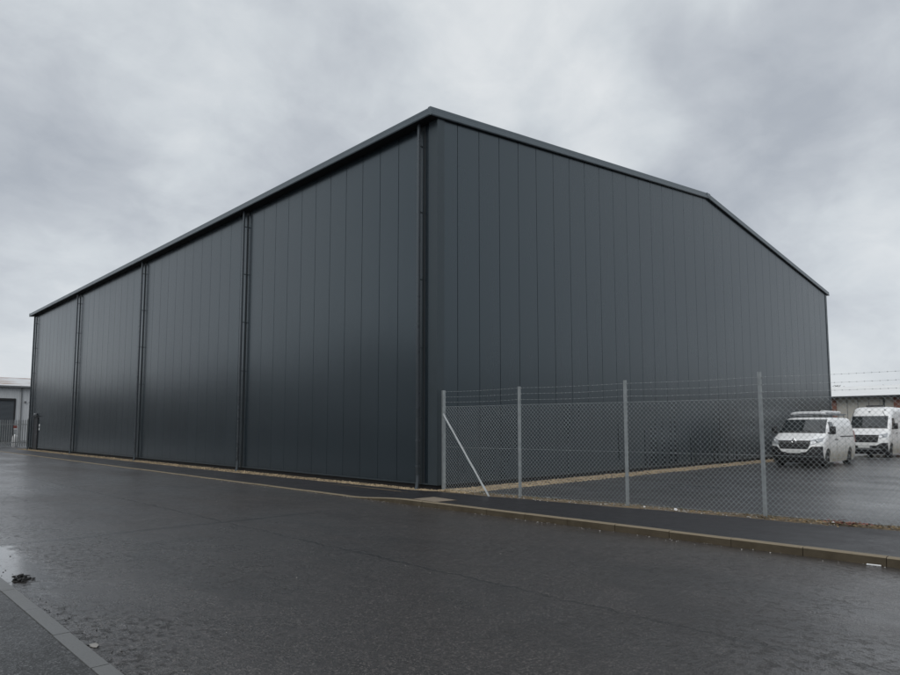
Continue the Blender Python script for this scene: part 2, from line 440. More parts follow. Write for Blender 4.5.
# grass tufts at the fence foot
m = MB()
for _ in range(46):
    y = rg.uniform(-14, -.3); x = fence_x(y)+rg.gauss(0,.08)
    for _ in range(12):
        a = rg.random()*6.3; h = rg.uniform(.03, .10); b = rg.uniform(.01,.05)
        px, py = x+rg.gauss(0,.02), y+rg.gauss(0,.02)
        m.bm.faces.new([m.bm.verts.new(p) for p in ((px, py, .09), (px+.005*math.sin(a), py+.005*math.cos(a), .09), (px+b*math.cos(a), py+b*math.sin(a), .09+h))])
tag(m.build('weeds', simple('weed_green', (.07,.075,.03), .7, 0, .4, 5), normals=False), kind='stuff')

# ------------------------------------------------------------------ warehouse
EAVE, RID, WID, LEN, ZB = 9.62, 16.0, 32.3, 42.6, .24
SL = 1.87/RID                                 # roof slope
def roofz(x): return EAVE + SL*(x if x <= RID else WID-x)
wh = thing('warehouse', 'huge anthracite grey metal clad warehouse with plain panelled walls', 'warehouse')
def wall_profile(seams, end0, end1, g=.011, d=.012):
    P = [(end0, 0, 0)]; tone = []
    for i, s in enumerate(seams):
        P += [(s-g, 0, i), (s-g+.005, d, i), (s+g-.005, d, i), (s+g, 0, i+1)]
    P.append((end1, 0, len(seams))); return P
def clad(name, mat, pos, prof, ztop, rnd):
    bm = bmesh.new(); tl = bm.faces.layers.float.new('tone'); tones = {}
    prev = None
    for a, dep, pi in prof:
        v = [bm.verts.new(pos(a, dep, z)) for z in (ZB, ztop(a))]
        if prev:
            f = bm.faces.new((prev[0], v[0], v[1], prev[1])); f[tl] = tones.setdefault(pi, rnd.random())
        prev = v
    me = bpy.data.meshes.new(name); bmesh.ops.recalc_face_normals(bm, faces=bm.faces); bm.to_mesh(me); bm.free(); me.materials.append(mat)
    o = bpy.data.objects.new(name, me); COL.objects.link(o); o.parent = wh; return o
rw = random.Random(3)
sl, y, k = [], .74, 0
while y < LEN-.5: sl.append(y); y += .812+.0036*k; k += 1
clad('side_wall', M_CLAD_L, lambda a, d, z: (d, a, z), wall_profile(sl, .0, LEN), lambda a: EAVE+.1, rw)
sg, x, k = [], .735, 0
while x < WID-.3:
    sg.append(x); x += .835+.0050*k; k += 1
prof = wall_profile(sg, 0, WID)
i = next(i for i, p in enumerate(prof) if p[0] > RID); prof.insert(i, (RID, prof[i-1][1], prof[i-1][2]))
clad('gable_wall', M_CLAD_G, lambda a, d, z: (a, d, z), prof, lambda a: roofz(a)+.06, rw)
MB().box(WID-.1, WID, .03, LEN, ZB, EAVE+.1).build('rear_wall', M_CLAD_L, wh)
m = MB(); m.prism([(.03, ZB), (WID-.12, ZB), (WID-.12, roofz(WID-.12)), (RID, roofz(RID)), (.03, roofz(.03))], LEN-.1, LEN, 'y'); m.build('far_gable_wall', M_CLAD_G, wh)
m = MB(); m.box(.05, .2, .05, LEN-.15, .0, ZB+.02); m.box(.2, WID-.2, .05, .2, .0, ZB+.02); m.box(WID-.35, WID-.15, .2, LEN-.15, 0, ZB+.02)
m.build('plinth', M_PLINTH, wh)
# drip flashing along the foot of both walls
m = MB(); m.prism([(-.012, ZB-.035), (.045, ZB-.035), (.045, ZB-.005), (-.012, ZB+.0)], .0, LEN, 'y')
m.build('drip_flashing', M_TRIM, wh)
m = MB(); m.prism([(-.012, ZB-.035), (.045, ZB-.035), (.045, ZB-.005), (-.012, ZB)], .03, WID, 'x')
m.build('drip_flashing', M_TRIM, wh)
# corner flashings
m = MB(); m.prism([(-.022, -.022), (.23, -.022), (.23, -.003), (-.003, -.003), (-.003, .30), (-.022, .30)], ZB-.03, EAVE+.05, 'z')
m.build('corner_flashing', M_TRIM, wh)
m = MB(); m.prism([(WID-.22, -.022), (WID+.02, -.022), (WID+.02, .2), (WID+.003, .2), (WID+.003, -.003), (WID-.22, -.003)], ZB-.03, EAVE+.02, 'z')
m.build('corner_flashing', M_TRIM, wh)
m = MB(); m.prism([(-.022, LEN-.28), (-.003, LEN-.28), (-.003, LEN+.003), (.2, LEN+.003), (.2, LEN+.022), (-.022, LEN+.022)], ZB-.03, EAVE+.05, 'z')
m.build('corner_flashing', M_TRIM, wh)
# roof
OV = .30
m = MB()
zt = lambda x: roofz(x)+.14
m.prism([(-.02, zt(0)-.04), (RID, zt(RID)), (WID+.02, zt(WID)-.04), (WID+.02, zt(WID)-.12), (RID, zt(RID)-.12), (-.02, zt(0)-.12)], -.03, LEN+.03, 'y')
m.build('roof', M_TRIM, wh)
# eaves gutter: moulded fascia profile with dark soffit behind
gp = [(-.02, EAVE+.20), (-.285, EAVE+.20), (-.305, EAVE+.185), (-.305, EAVE+.15), (-.30, EAVE+.10), (-.315, EAVE+.085), (-.315, EAVE+.01), (-.30, EAVE-.015), (-.285, EAVE-.015), (-.285, EAVE+.02), (-.02, EAVE+.02)]
MB().prism(gp, -.075, LEN+.10, 'y').build('gutter', M_GUTTER, wh)
MB().box(-.283, -.003, .0, LEN-.02, EAVE-.012, EAVE+.018).build('soffit', M_SOFFIT, wh)
gp2 = [(WID*1.0-a, b) for a, b in gp]
MB().prism(gp2[::-1], -.075, LEN+.10, 'y').build('gutter', M_GUTTER, wh)
# verge trim over the gable: stepped moulding following the slope
def verge(yo, sgn, name):
    m = MB(); prof = [(.02, .21), (-.07, .21), (-.088, .195), (-.088, .15), (-.085, .10), (-.10, .085), (-.10, .0), (-.085, -.022), (-.06, -.022), (-.06, .01), (.02, .01)]
    xs = [-.316, RID, WID+.316]; V = []
    for x in xs:
        zz = EAVE + SL*(x if x <= RID else WID-x) + .027
        V.append([m.bm.verts.new((x, yo+sgn*a, zz+b)) for a, b in prof])
    n = len(prof)
    for A, B in zip(V, V[1:]):
        for k in range(n): m.bm.faces.new((A[k], A[(k+1) % n], B[(k+1) % n], B[k]))
    m.bm.faces.new(V[0]); m.bm.faces.new(V[-1][::-1])
    return m.build(name, M_GUTTER, wh)
verge(-.0, 1, 'verge_trim'); verge(LEN, -1, 'verge_trim')
m = MB(); m.box(RID-.16, RID+.16, -.110, -.06, roofz(RID)+.06, roofz(RID)+.222, .01); m.build('ridge_cap', M_GUTTER, wh)
# downpipes: square pipe standing off the wall, light and dark strips behind standing for its reflection, brackets
for yp in (.55, 10.25, 20.6, 31.25, 41.8):
    m = MB(); m.box(-.185, -.115, yp-.038, yp+.038, .42, EAVE-.01, .012)
    m.tube([(-.15, yp, .44), (-.15, yp, .30), (-.17, yp, .16), (-.195, yp, .07)], .046, 12)
    dp = m.build('downpipe', M_PIPE, wh, 40)
    m = MB(); m.box(-.035, -.006, yp-.030, yp+.030, ZB-.03, EAVE-.16, .006); m.build('pipe_reflection_light', M_TRIM, dp, 40)  # light strip standing in for the pipe's bright edge reflected in the wall
    m = MB(); m.box(-.006, -.001, yp-.105, yp+.075, ZB, EAVE-.02); m.build('pipe_reflection_dark', M_PIPE_REFL, dp)  # flat dark strip painted as the pipe's dark side reflected in the wall
    for kz in range(1, 6):
        z = .42+1.78*kz-.3
        MB().box(-.114, -.036, yp-.030, yp+.010, z-.014, z+.014, .003).build('bracket', M_PIPE, dp)
    for z in (.66, 1.31): MB().box(-.191, -.109, yp-.044, yp+.044, z-.025, z+.025, .005).build('collar', M_PIPE, dp)
# personnel door near the far end with its canopy lamp and notices
d = MB().box(-.03, .03, 39.95, 40.95, .14, 2.24, .006).build('door', simple('door_dark', (.012,.013,.016), .45), wh)
m = MB(); m.box(-.05, .0, 39.88, 39.95, .12, 2.31); m.box(-.05, .0, 40.95, 41.02, .12, 2.31); m.box(-.05, .0, 39.95, 40.95, 2.24, 2.31); m.build('frame', M_SOFFIT, d)
m = MB(); m.tube([(-.03, 40.05, 1.12), (-.08, 40.05, 1.12), (-.08, 40.18, 1.12)], .012, 8); m.build('handle', M_CHROME, d)
MB().box(-.16, -.0, 39.75, 41.1, 2.36, 2.42, .01).build('door_canopy', M_SOFFIT, wh)
m = MB(); m.box(-.14, -.02, 40.25, 40.65, 2.46, 2.60, .03, seg=3); m.build('door_lamp', M_GREYM, wh)
for z in (1.52, 1.76):
    m = MB(); m.box(-.014, -.003, 39.42, 39.60, z-.085, z+.085, .005); o = m.build('notice', M_WHITE, wh); o['label'] = 'small white notice beside the dark door'
m = MB(); m.box(.0, .02, 39.9, 41.0, .0, .13); m.build('doorstep', M_SOFFIT, wh)

# ------------------------------------------------------------------ chain link fence
fe = thing('chain_link_fence', 'galvanised chain link fence with three barbed wires beside the footway', 'fence', (FP[0][0], FP[0][1], .09))
inv = Matrix.Translation((-FP[0][0], -FP[0][1], -.09))
def fbuild(m, name, mat, smooth=None):
    m.bm.transform(inv); return m.build(name, mat, fe, smooth)
tops = [2.56, 2.56, 2.59, 2.62, 2.60, 2.58, 2.58]
for i, (x, y) in enumerate(FP):
    s = .036 if i == 0 else .025; t = .008; m = MB()
    L = [(-s, -s), (s, -s), (s, -s+t), (-s+t, -s+t), (-s+t, s), (-s, s)]
    rot = Matrix.Rotation(math.radians(-10+rw.uniform(-6, 6)), 2)
    tz = tops[i]; lean = (rw.uniform(-.01,.01), rw.uniform(-.01,.01))
    m.prism([tuple(rot @ Vector(p)+Vector((x, y))) for p in L], .02, tz, 'z')
    for v in m.bm.verts:
        if v.co.z > 1: v.co.x += lean[0]; v.co.y += lean[1]
    for z in (2.15, 2.26, 2.39, 2.52):
        m.box(x+s*.2, x+s*.2+.02, y-s-.024, y-s+.004, z-.008, z+.008)
    fbuild(m, 'post', M_GALV)
m = MB(); a = Vector((FP[0][0]-.03, FP[0][1]-.03, 1.98)); b = Vector((-.10, -1.85, .08))
ax = (b-a).normalized(); sd = Vector((1,0,0)); up = ax.cross(sd).normalized(); s = .024; t = .006
L = [(-s, -s), (s, -s), (s, -s+t), (-s+t, -s+t), (-s+t, s), (-s, s)]
V = [[m.bm.verts.new(p+sd*q[0]+up*q[1]) for q in L] for p in (a, b)]
for k in range(6): m.bm.faces.new((V[0][k], V[0][(k+1) % 6], V[1][(k+1) % 6], V[1][k]))
m.bm.faces.new(V[0]); m.bm.faces.new(V[1][::-1]); fbuild(m, 'strut', M_STRUT)
# woven mesh: each wire is a flat zigzag hooked through its neighbours
def mesh_bay(A, B, rnd):
    m = MB(); dv = Vector((B[0]-A[0], B[1]-A[1], 0)); Ln = dv.length; d = dv.normalized(); nrm = Vector((-d.y, d.x, 0))
    w = .0435; n = int(round(Ln/w)); w = Ln/n; top, bot = 2.15, .10
    nz = int(round((top-bot)/.046)); hz = (top-bot)/nz; r = .0022
    by = rnd.uniform(-.5, .5); s0 = 0
    for i in range(n):                       # neighbours are mirrored so that their bends hook together
        rings = []
        for k in range(nz+1):
            right = (k+i) % 2; s_ = w*(i+right)+(.0022 if right else -.0022); s_ = max(0, min(Ln, s_)); z = bot+hz*k
            bow = .014*math.sin(s_/Ln*math.pi*2+by)*math.sin((z-bot)/2*math.pi)
            off = (.0024 if right else -.0024)+bow
            p = Vector((A[0], A[1], 0))+d*s_+nrm*off+Vector((0, 0, z+.007*math.sin(s_*1.9+by)+.004*math.sin(s_*5.3+z*3)))
            rings.append([m.bm.verts.new(p+d*(r*1.3*math.cos(q))+nrm*(r*math.sin(q))) for q in (0, math.pi/2, math.pi, math.pi*1.5)])
        for P, Q in zip(rings, rings[1:]):
            for k in range(4): m.bm.faces.new((P[k], P[(k+1) % 4], Q[(k+1) % 4], Q[k]))
    m.bm.transform(inv); return m.build('wire_mesh', M_WIRE, fe, normals=False)
for A, B in zip(FP, FP[1:]): mesh_bay(A, B, rw)
def sag(z, r, drop, barbs):
    m = MB(); pts = []
    for A, B in zip(FP, FP[1:]):
        for k in range(8):
            u = k/8; pts.append((A[0]+(B[0]-A[0])*u, A[1]+(B[1]-A[1])*u, z-drop*4*u*(1-u)+rw.uniform(-.003,.003)*barbs))
    pts.append((*FP[-1], z)); m.tube(pts, r, 4)
    if barbs:
        tot = 0; nxt = .05
        for P, Q in zip(pts, pts[1:]):
            P, Q = Vector(P), Vector(Q); l = (Q-P).length
            while nxt < tot+l:
                c = P+(Q-P)*((nxt-tot)/l); a = rw.random()*3
                d = (Q-P).normalized()
                m.tube([c-d*.009, c+d*.009], .0038, 4)
                for b in (a, a+1.6):
                    o = Vector((math.cos(b)*.5, 0, math.sin(b)))*.013
                    m.tube([c-o, c+o], .0014, 3, False)
                nxt += .105
            tot += l
    fbuild(m, 'barbed_wire' if barbs else 'tension_wire', M_WIRE)
sag(2.53, .0016, .015, 1); sag(2.40, .0016, .02, 1); sag(2.27, .0016, .02, 1)
sag(2.152, .0022, .004, 0); sag(1.16, .0020, .004, 0); sag(.14, .0020, .004, 0)

# inspection cover
cv = thing('manhole_cover', 'beige concrete filled inspection cover set in the black footway', 'manhole cover', (-1.54, -1.56, .096), math.radians(-6))
MB().box(-.27, .27, -.37, .37, 0, .018, .004).build('cover', M_COVER, cv)
m = MB(); m.box(-.30, -.274, -.40, .40, 0, .015); m.box(.274, .30, -.40, .40, 0, .015); m.box(-.274, .274, -.40, -.374, 0, .015); m.box(-.274, .274, .374, .40, 0, .015)
m.build('frame', simple('rusty_frame', (.10,.075,.055), .7, .3), cv)
# litter
def litter(name, label, cat, c, size, mat, seed, flat=.5):
    rr = random.Random(seed); m = MB()
    t = bmesh.new(); bmesh.ops.create_icosphere(t, subdivisions=2, radius=1)
    for v in t.verts:
        k = .65+.6*rr.random(); v.co = Vector((v.co.x*size[0]*k, v.co.y*size[1]*k, max(-.3, v.co.z)*size[2]*k))
    t.transform(Matrix.Translation((c[0], c[1], c[2]+size[2]*.3))); m.join(t)
    return tag(m.build(name, mat, None, 20), label, cat)
litter('crumpled_paper', 'small white scrap of litter at the fence foot between third and fourth post', 'litter', (.50, -5.98, .10), (.035,.04,.03), M_WHITE, 1)
litter('crumpled_paper', 'tiny pale scrap left of the white litter at the fence foot', 'litter', (.48, -5.35, .10), (.025,.025,.02), M_PLATE, 2)
litter('crumpled_paper', 'small white scrap beside the reddish leaves under the fence', 'litter', (.78, -8.55, .10), (.03,.03,.02), M_WHITE, 3)
litter('wet_leaf', 'flattened pale grey leaf on the road beside the near kerb', 'leaf', (-9.52, -6.33, .002), (.03,.06,.008), M_GRIT, 4)
lt = MB(); lt.box(-.012, .012, -.075, .075, 0, .016, .005, Matrix.Translation((-1.99, -9.72, .002)) @ Matrix.Rotation(.12, 4, 'Z'))
tag(lt.build('cardboard_strip', M_WHITE), 'white cardboard strip lying in the gutter against the tan kerb', 'litter')
m = MB(); rr = random.Random(5)
for _ in range(75):
    ico(m, Vector((-9.42+rr.gauss(0,.035), -3.45+rr.gauss(0,.065), .006+abs(rr.gauss(0,.022)))), rr.uniform(.005,.020), 1, (1.3,.9,.6), rr)
ico(m, Vector((-9.42, -3.45, .008)), .07, 2, (.8,1.3,.25), rr)
tag(m.build('mud_clump', M_MUD), 'black clump of sodden debris in the puddle by the near kerb', 'debris')

# ------------------------------------------------------------------ vans
def lerp_keys(keys, z):
    if z <= keys[0][0]: return keys[0][1:]
    for a, b in zip(keys, keys[1:]):
        if z <= b[0]:
            t = (z-a[0])/(b[0]-a[0]); return tuple(p+(q-p)*t for p, q in zip(a[1:], b[1:]))
    return keys[-1][1:]
class VanShape:
    """keys: z, front x, half width, rear x, corner depth, corner width; horizontal sections"""
    def __init__(s, keys, bow): s.keys, s.bow = keys, bow
    def front(s, y, z):
        f, w, r, rx, ry = lerp_keys(s.keys, z); a = abs(y)
        a = min(a, w*.9995); x = f+s.bow*(a/w)**2
        c = w-ry
        if a > c: x += rx*(1-math.sqrt(max(0, 1-((a-c)/ry)**2)))
        return Vector((x, y, z))
    def side(s, x, z, sg):
        f, w, r, rx, ry = lerp_keys(s.keys, z)
        y = w; x0 = f+s.bow
        if x < x0+rx:
            t = max(0, min(1, 1-(x-x0)/rx)); y = w-ry+ry*math.sqrt(max(0, 1-t*t))
        return Vector((x, sg*y, z))
    def body(s):
        m = MB(); zs = sorted(set([k[0] for k in s.keys] + [s.keys[0][0]+(s.keys[-1][0]-s.keys[0][0])*i/36 for i in range(37)])); V = []
        for z in zs:
            f, w, r, rx, ry = lerp_keys(s.keys, z); half = []
            c = w-ry
            for i in range(7): half.append(s.front(c*i/6, z).xy)
            for i in range(1, 8):
                a = i/8*math.pi/2; half.append(Vector((f+s.bow+rx*(1-math.cos(a)), c+ry*math.sin(a))))
            x0 = f+s.bow+rx
            for i in range(9): half.append(Vector((x0+(r-.12-x0)*i/8, w)))
            for i in range(1, 4):
                a = i/3*math.pi/2; half.append(Vector((r-.12+.12*math.sin(a), w-.12*(1-math.cos(a)))))
            half.append(Vector((r, 0)))
            ring = [(p.x, p.y) for p in half]+[(p.x, -p.y) for p in half[-2:0:-1]]
            V.append([m.bm.verts.new((a, b, z)) for a, b in ring])
        n = len(V[0])
        for A, B in zip(V, V[1:]):
            for k in range(n): m.bm.faces.new((A[k], A[(k+1) % n], B[(k+1) % n], B[k]))
        m.bm.faces.new(V[0][::-1]); m.bm.faces.new(V[-1]); return m
    def patch(s, kind, fn, off=.006, nu=14, nv=8, sg=1, th=.03):
        """solid patch lying on the body; fn(u,v) -> (y,z) on the front or (x,z) on a side"""
        S = (lambda a, b: s.front(a, b)) if kind == 'front' else (lambda a, b: s.side(a, b, sg))
        m = MB()
        def P(u, v, o):
            a, b = fn(u, v); e = .004
            d1 = S(a+e, b)-S(a-e, b); d2 = S(a, b+e)-S(a, b-e); nn = d1.cross(d2)
            nn = nn.normalized() if nn.length > 1e-9 else Vector((-1,0,0))
            ref = Vector((-1,0,.3)) if kind == 'front' else Vector((0,sg,0))
            if nn.dot(ref) < 0: nn = -nn
            return S(a, b)+nn*o
        T = [[m.bm.verts.new(P(i/nu, j/nv, off)) for j in range(nv+1)] for i in range(nu+1)]
        U = [[m.bm.verts.new(P(i/nu, j/nv, off-th)) for j in range(nv+1)] for i in range(nu+1)]
        for i in range(nu):
            for j in range(nv):
                m.bm.faces.new((T[i][j], T[i+1][j], T[i+1][j+1], T[i][j+1]))
                m.bm.faces.new((U[i][j], U[i][j+1], U[i+1][j+1], U[i+1][j]))
        for i in range(nu):
            m.bm.faces.new((T[i][0], U[i][0], U[i+1][0], T[i+1][0])); m.bm.faces.new((T[i][nv], T[i+1][nv], U[i+1][nv], U[i][nv]))
        for j in range(nv):
            m.bm.faces.new((T[0][j], T[0][j+1], U[0][j+1], U[0][j])); m.bm.faces.new((T[nu][j], U[nu][j], U[nu][j+1], T[nu][j+1]))
        return m
def cut(o, cutters):
    for c in cutters:
        md = o.modifiers.new('cut', 'BOOLEAN'); md.operation = 'DIFFERENCE'; md.object = c; md.solver = 'EXACT'
    dg = bpy.context.evaluated_depsgraph_get(); me = bpy.data.meshes.new_from_object(o.evaluated_get(dg))
    o.modifiers.clear(); o.data = me
    for p in me.polygons: p.use_smooth = True
    me.set_sharp_from_angle(angle=math.radians(32))
    for c in cutters: bpy.data.objects.remove(c)
def trap(u, v, b, t, z0, z1):           # half widths b (bottom) and t (top)
    h = b+(t-b)*v; return (-h+2*h*u, z0+(z1-z0)*v)

def make_van(name, label, P, loc, rz):
    t = thing(name, label, 'van', loc, rz); S = VanShape(P['keys'], .07)
    paint = P['paint']; b = S.body().build('body', paint, None, 32)
    cs = []
    for x in P['axles']:
        c = MB().lathe([(P['arch'], -1.4), (P['arch'], 1.4)], (x, 0, P['rw']+.03), 'y', 36).build('cutter', None); cs.append(c)
    cut(b, cs); b.parent = t
    MB().box(.35, P['L']-.25, -.62, .72, .19, .95).build('underbody', M_BLACK, t)
    for x in P['axles']:
        MB().box(x-P['arch']+.01, x+P['arch']-.01, -.60, .60, .3, P['rw']+P['arch']+.02).build('wheel_well', M_BLACK, t)
        for sg in (-1, 1):
            r = P['rw']; y0 = sg*(P['tw']); w = .11
            wl = MB().lathe([(r*.62, -w), (r*.93, -w), (r, -w+.03), (r, w-.03), (r*.93, w), (r*.62, w)], (x, y0, r), 'y', 32).build('wheel', M_TYRE, t, 30)
            o = sg*.0
            MB().lathe([(r*.62, -w+.02), (r*.62, w-.015), (r*.52, w-.02), (r*.45, w-.05), (r*.2, w-.03), (r*.18, w), (.02, w)] if sg > 0 else [(.02, -w), (r*.18, -w), (r*.2, -w+.03), (r*.45, -w+.05), (r*.52, -w+.02), (r*.62, -w+.015), (r*.62, w-.02)], (x, y0, r), 'y', 28).build('rim', M_RIM, wl, 35)
    z0, z1, hb, ht = P['screen']
    w = S.patch('front', lambda u, v: trap(u, v, hb, ht, z0, z1), .005, 18, 10).build('windscreen', M_GLASS, t, 40)
    for sg in (-.45, .35):
        m = MB(); p = S.front(sg, z0+.01)+Vector((-.02,0,.01)); q = S.front(sg+.42, z0+.07)+Vector((-.02,0,.01)); m.tube([p, q], .008, 5); m.build('wiper', M_BLACK, w)
    # black cowl under the screen
    S.patch('front', lambda u, v: trap(u, v, hb+.02, hb+.01, z0-.045, z0-.006), .004, 18, 2).build('cowl', M_BLACK, t)
    g = P['grille']; gr = S.patch('front', lambda u, v: trap(u, v, g[2], g[3], g[0], g[1]), .006, 14, 6).build('grille', M_BLACK, t, 40)
    m = MB()
    for k in range(1, P['bars']+1):
        z = g[0]+(g[1]-g[0])*k/(P['bars']+1); h = (g[2]+(g[3]-g[2])*k/(P['bars']+1))*.96
        m.tube([S.front(-h+2*h*i/10, z)+Vector((-.014,0,0)) for i in range(11)], .008, 4)
    m.build('grille_bar', simple(name+'_bar', P['barcol'], .35, .3), gr)
    if P.get('badge'):
        z = P['badge']; c = S.front(0, z)+Vector((-.03,0,0)); m = MB()
        for (a1, b1), (a2, b2) in (((0,.125),(.08,0)), ((.08,0),(0,-.125)), ((0,-.125),(-.08,0)), ((-.08,0),(0,.125))):
            m.tube([c+Vector((0,a1,b1)), c+Vector((0,a2,b2))], .020, 6)
        m.build('badge', M_CHROME, gr)
    # headlamps
    hl = P['lamps']
    for sg in (-1, 1):
        def fn(u, v, sg=sg):
            ya, yb = hl[0], hl[1]; y = ya+(yb-ya)*u
            lo = hl[2]+(hl[4]-hl[2])*u; hi = hl[3]+(hl[5]-hl[3])*u; return (sg*y, lo+(hi-lo)*v)
        h = S.patch('front', fn, .008, 12, 5).build('headlamp', M_LAMP, t, 40)
        p = S.front(sg*(hl[0]+(hl[1]-hl[0])*.55), (hl[2]+hl[5])*.5)
        MB().lathe([(.055, -.030), (.045, -.036), (.02, -.032)], p, 'x', 18).build('lens', M_CHROME, h, 40)
        # bumper lower fog recess
    bt = P['bumper']
    def bump(u, v):
        y = (-1+2*u)*.985*lerp_keys(P['keys'], .5)[1]; a = abs(y); k = max(0, min(1, (a-bt[2])/(bt[3]-bt[2]))); k = k*k*(3-2*k)
        top = bt[0]+(bt[1]-bt[0])*k; return (y, P['keys'][0][0]+.005+(top-P['keys'][0][0])*v)
    bp = S.patch('front', bump, .012, 40, 8, th=.05).build('bumper', M_BLACK, t, 40)
    p = S.front(0, P['plate']); m = MB(); m.box(p.x-.035, p.x-.015, -.26, .26, P['plate']-.056, P['plate']+.056, .004); pl = m.build('number_plate', M_PLATE, bp)
    sw = P['sidewin']
    for sg in (-1, 1):
        def win(u, v, sg=sg):
            xa = sw[0]+(sw[2]-sw[0])*v; xb = sw[1]-.05*v; return (xa+(xb-xa)*u, sw[3]+(sw[4]-sw[3])*v)
        S.patch('side', win, .005, 8, 8, sg).build('side_window', M_GLASS, t, 40)
        for x in P['seams']:
            S.patch('side', lambda u, v: (x-.006+.012*u, .52+(P['H']-.75)*v), .003, 1, 14, sg, .02).build('door_seam', M_BLACK, t)
        S.patch('side', lambda u, v: (P['L']*.55+P['L']*.40*u, P['rail']-.022+.044*v), .008, 6, 1, sg, .03).build('door_rail', M_BLACK, t)
        S.patch('side', lambda u, v: (sw[1]-.16+.14*u, sw[3]-.22+.035*v), .03, 2, 1, sg, .035).build('door_handle', M_BLACK, t)
        S.patch('side', lambda u, v: (sw[1]+.10+.14*u, sw[3]-.22+.035*v), .03, 2, 1, sg, .035).build('door_handle', M_BLACK, t)
        mx, mz = P['mirror']; p = S.side(mx, mz, sg)
        m = MB(); m.box(p.x-.07, p.x+.07, *sorted((p.y+sg*.06, p.y+sg*.26)), mz-.02, mz+.28, .035, seg=3); m.tube([(p.x, p.y-sg*.03, mz), (p.x, p.y+sg*.10, mz+.06)], .028, 8); mi = m.build('mirror', M_BLACK, t, 40)
        S.patch('side', lambda u, v: (P['L']-.13+.07*u, .95+.45*v), .01, 1, 4, sg, .03).build('tail_lamp', M_RED, t)
    P['extra'](t, S); return t

K1 = [(.17,.16,.88,4.93,.36,.34),(.36,.04,.93,4.98,.40,.36),(.55,.0,.952,5.0,.44,.38),(.78,.02,.96,5.0,.46,.38),(.96,.07,.956,5.0,.48,.38),(1.05,.15,.952,5.0,.50,.38),
      (1.12,.30,.948,4.99,.50,.36),(1.20,.54,.94,4.98,.46,.32),(1.28,.78,.93,4.97,.40,.27),(1.36,.95,.918,4.96,.36,.23),(1.60,1.24,.88,4.93,.32,.19),(1.82,1.54,.825,4.88,.30,.17),(1.89,1.68,.79,4.85,.30,.17),(1.93,1.86,.73,4.80,.32,.2),(1.955,2.15,.62,4.70,.3,.25),(1.965,2.6,.40,4.5,.25,.2)]
def rack1(t, S):
    m = MB()
    for y in (-.62, .62): m.tube([(2.05, y, 2.06), (4.75, y, 2.06)], .022, 8)
    rk = m.build('roof_rack', M_GREYM, t, 40)
    for x in (2.1, 3.0, 3.9, 4.7):
        m = MB(); m.tube([(x, -.72, 2.10), (x, .72, 2.10)], .022, 8)
        for y in (-.62, .62): m.tube([(x, y, 1.90), (x, y, 2.07)], .02, 6)
        m.build('crossbar', M_GREYM, rk, 40)
    m = MB(); m.grid(lambda u, v: (2.02-.10*math.sin(v*math.pi), -.66+1.32*u, 2.10+.10*v-.05*(2*u-1)**4), 14, 5)
    o = m.build('wind_deflector', M_WHITE, rk, 40); sdf = o.modifiers.new('solid', 'SOLIDIFY'); sdf.thickness = .02
    m = MB(); m.tube([(2.3, -.42, 2.18), (4.8, -.42, 2.18)], .065, 14); m.tube([(2.3, .10, 2.16), (4.6, .10, 2.16)], .05, 12); m.build('pipe_carrier', M_WHITE, rk, 40)
    m = MB()
    for y in (.28, .62): m.tube([(2.2, y, 2.15), (4.9, y, 2.15)], .022, 6)
    for k in range(10): m.tube([(2.3+.28*k, .28, 2.15), (2.3+.28*k, .62, 2.15)], .014, 6)
    m.build('ladder', M_CHROME, rk, 40)
VAN1 = dict(keys=K1, L=5.0, H=1.965, paint=M_VAN1, axles=(.98, 4.08), arch=.37, rw=.325, tw=.80, screen=(1.36,1.86,.85,.765), grille=(.70,1.03,.50,.63), bars=3, barcol=(.02,.02,.022), badge=1.00,
    lamps=(.58,.915,.86,1.045,1.0,1.14), bumper=(.58,.80,.40,.66), plate=.60, sidewin=(1.30,2.10,1.62,1.26,1.76), seams=(1.18,2.20,3.42), rail=1.17, mirror=(1.22,1.30), extra=rack1)
K2 = [(.20,.14,.93,5.85,.36,.34),(.42,.03,.97,5.9,.40,.36),(.66,.0,.99,5.92,.44,.38),(.90,.02,1.0,5.92,.46,.38),(1.08,.07,.998,5.92,.48,.38),(1.18,.16,.995,5.92,.48,.38),(1.25,.34,.992,5.92,.48,.36),
      (1.33,.58,.988,5.92,.44,.3),(1.42,.80,.982,5.91,.38,.25),(1.50,.92,.975,5.9,.34,.2),(1.80,1.20,.95,5.88,.30,.17),(2.12,1.50,.915,5.86,.30,.17),(2.22,1.56,.90,5.86,.34,.19),(2.42,1.74,.87,5.84,.4,.24),(2.54,1.92,.82,5.8,.42,.28),(2.60,2.15,.74,5.75,.4,.3),(2.63,2.6,.55,5.5,.35,.3)]
def extra2(t, S):
    m = MB(); m.box(2.3, 2.55, -.45, .35, 2.64, 2.72, .03, seg=3); m.build('roof_light_bar', M_BLACK, t, 40)
    for y, z in ((.05, 2.36), (-.62, 2.44)):
        p = S.front(y, z); m = MB(); m.box(p.x-.03, p.x+.03, y-.045, y+.045, z-.03, z+.03, .01); m.build('marker_lamp', M_GREYM, t)
    S.patch('front', lambda u, v: trap(u, v, .70, .72, .42, .50), .022, 14, 2).build('bumper_grille', M_GREYM, t)
VAN2 = dict(keys=K2, L=5.9, H=2.63, paint=M_VAN2, axles=(1.02, 4.68), arch=.41, rw=.345, tw=.84, screen=(1.53,2.13,.84,.80), grille=(.78,1.16,.60,.66), bars=4, barcol=(.03,.03,.034),
    lamps=(.64,.95,.98,1.17,1.06,1.24), bumper=(.62,.76,.5,.8), plate=.56, sidewin=(1.35,2.15,1.66,1.44,2.02), seams=(1.2,2.28,3.6), rail=1.35, mirror=(1.36,1.48), extra=extra2)
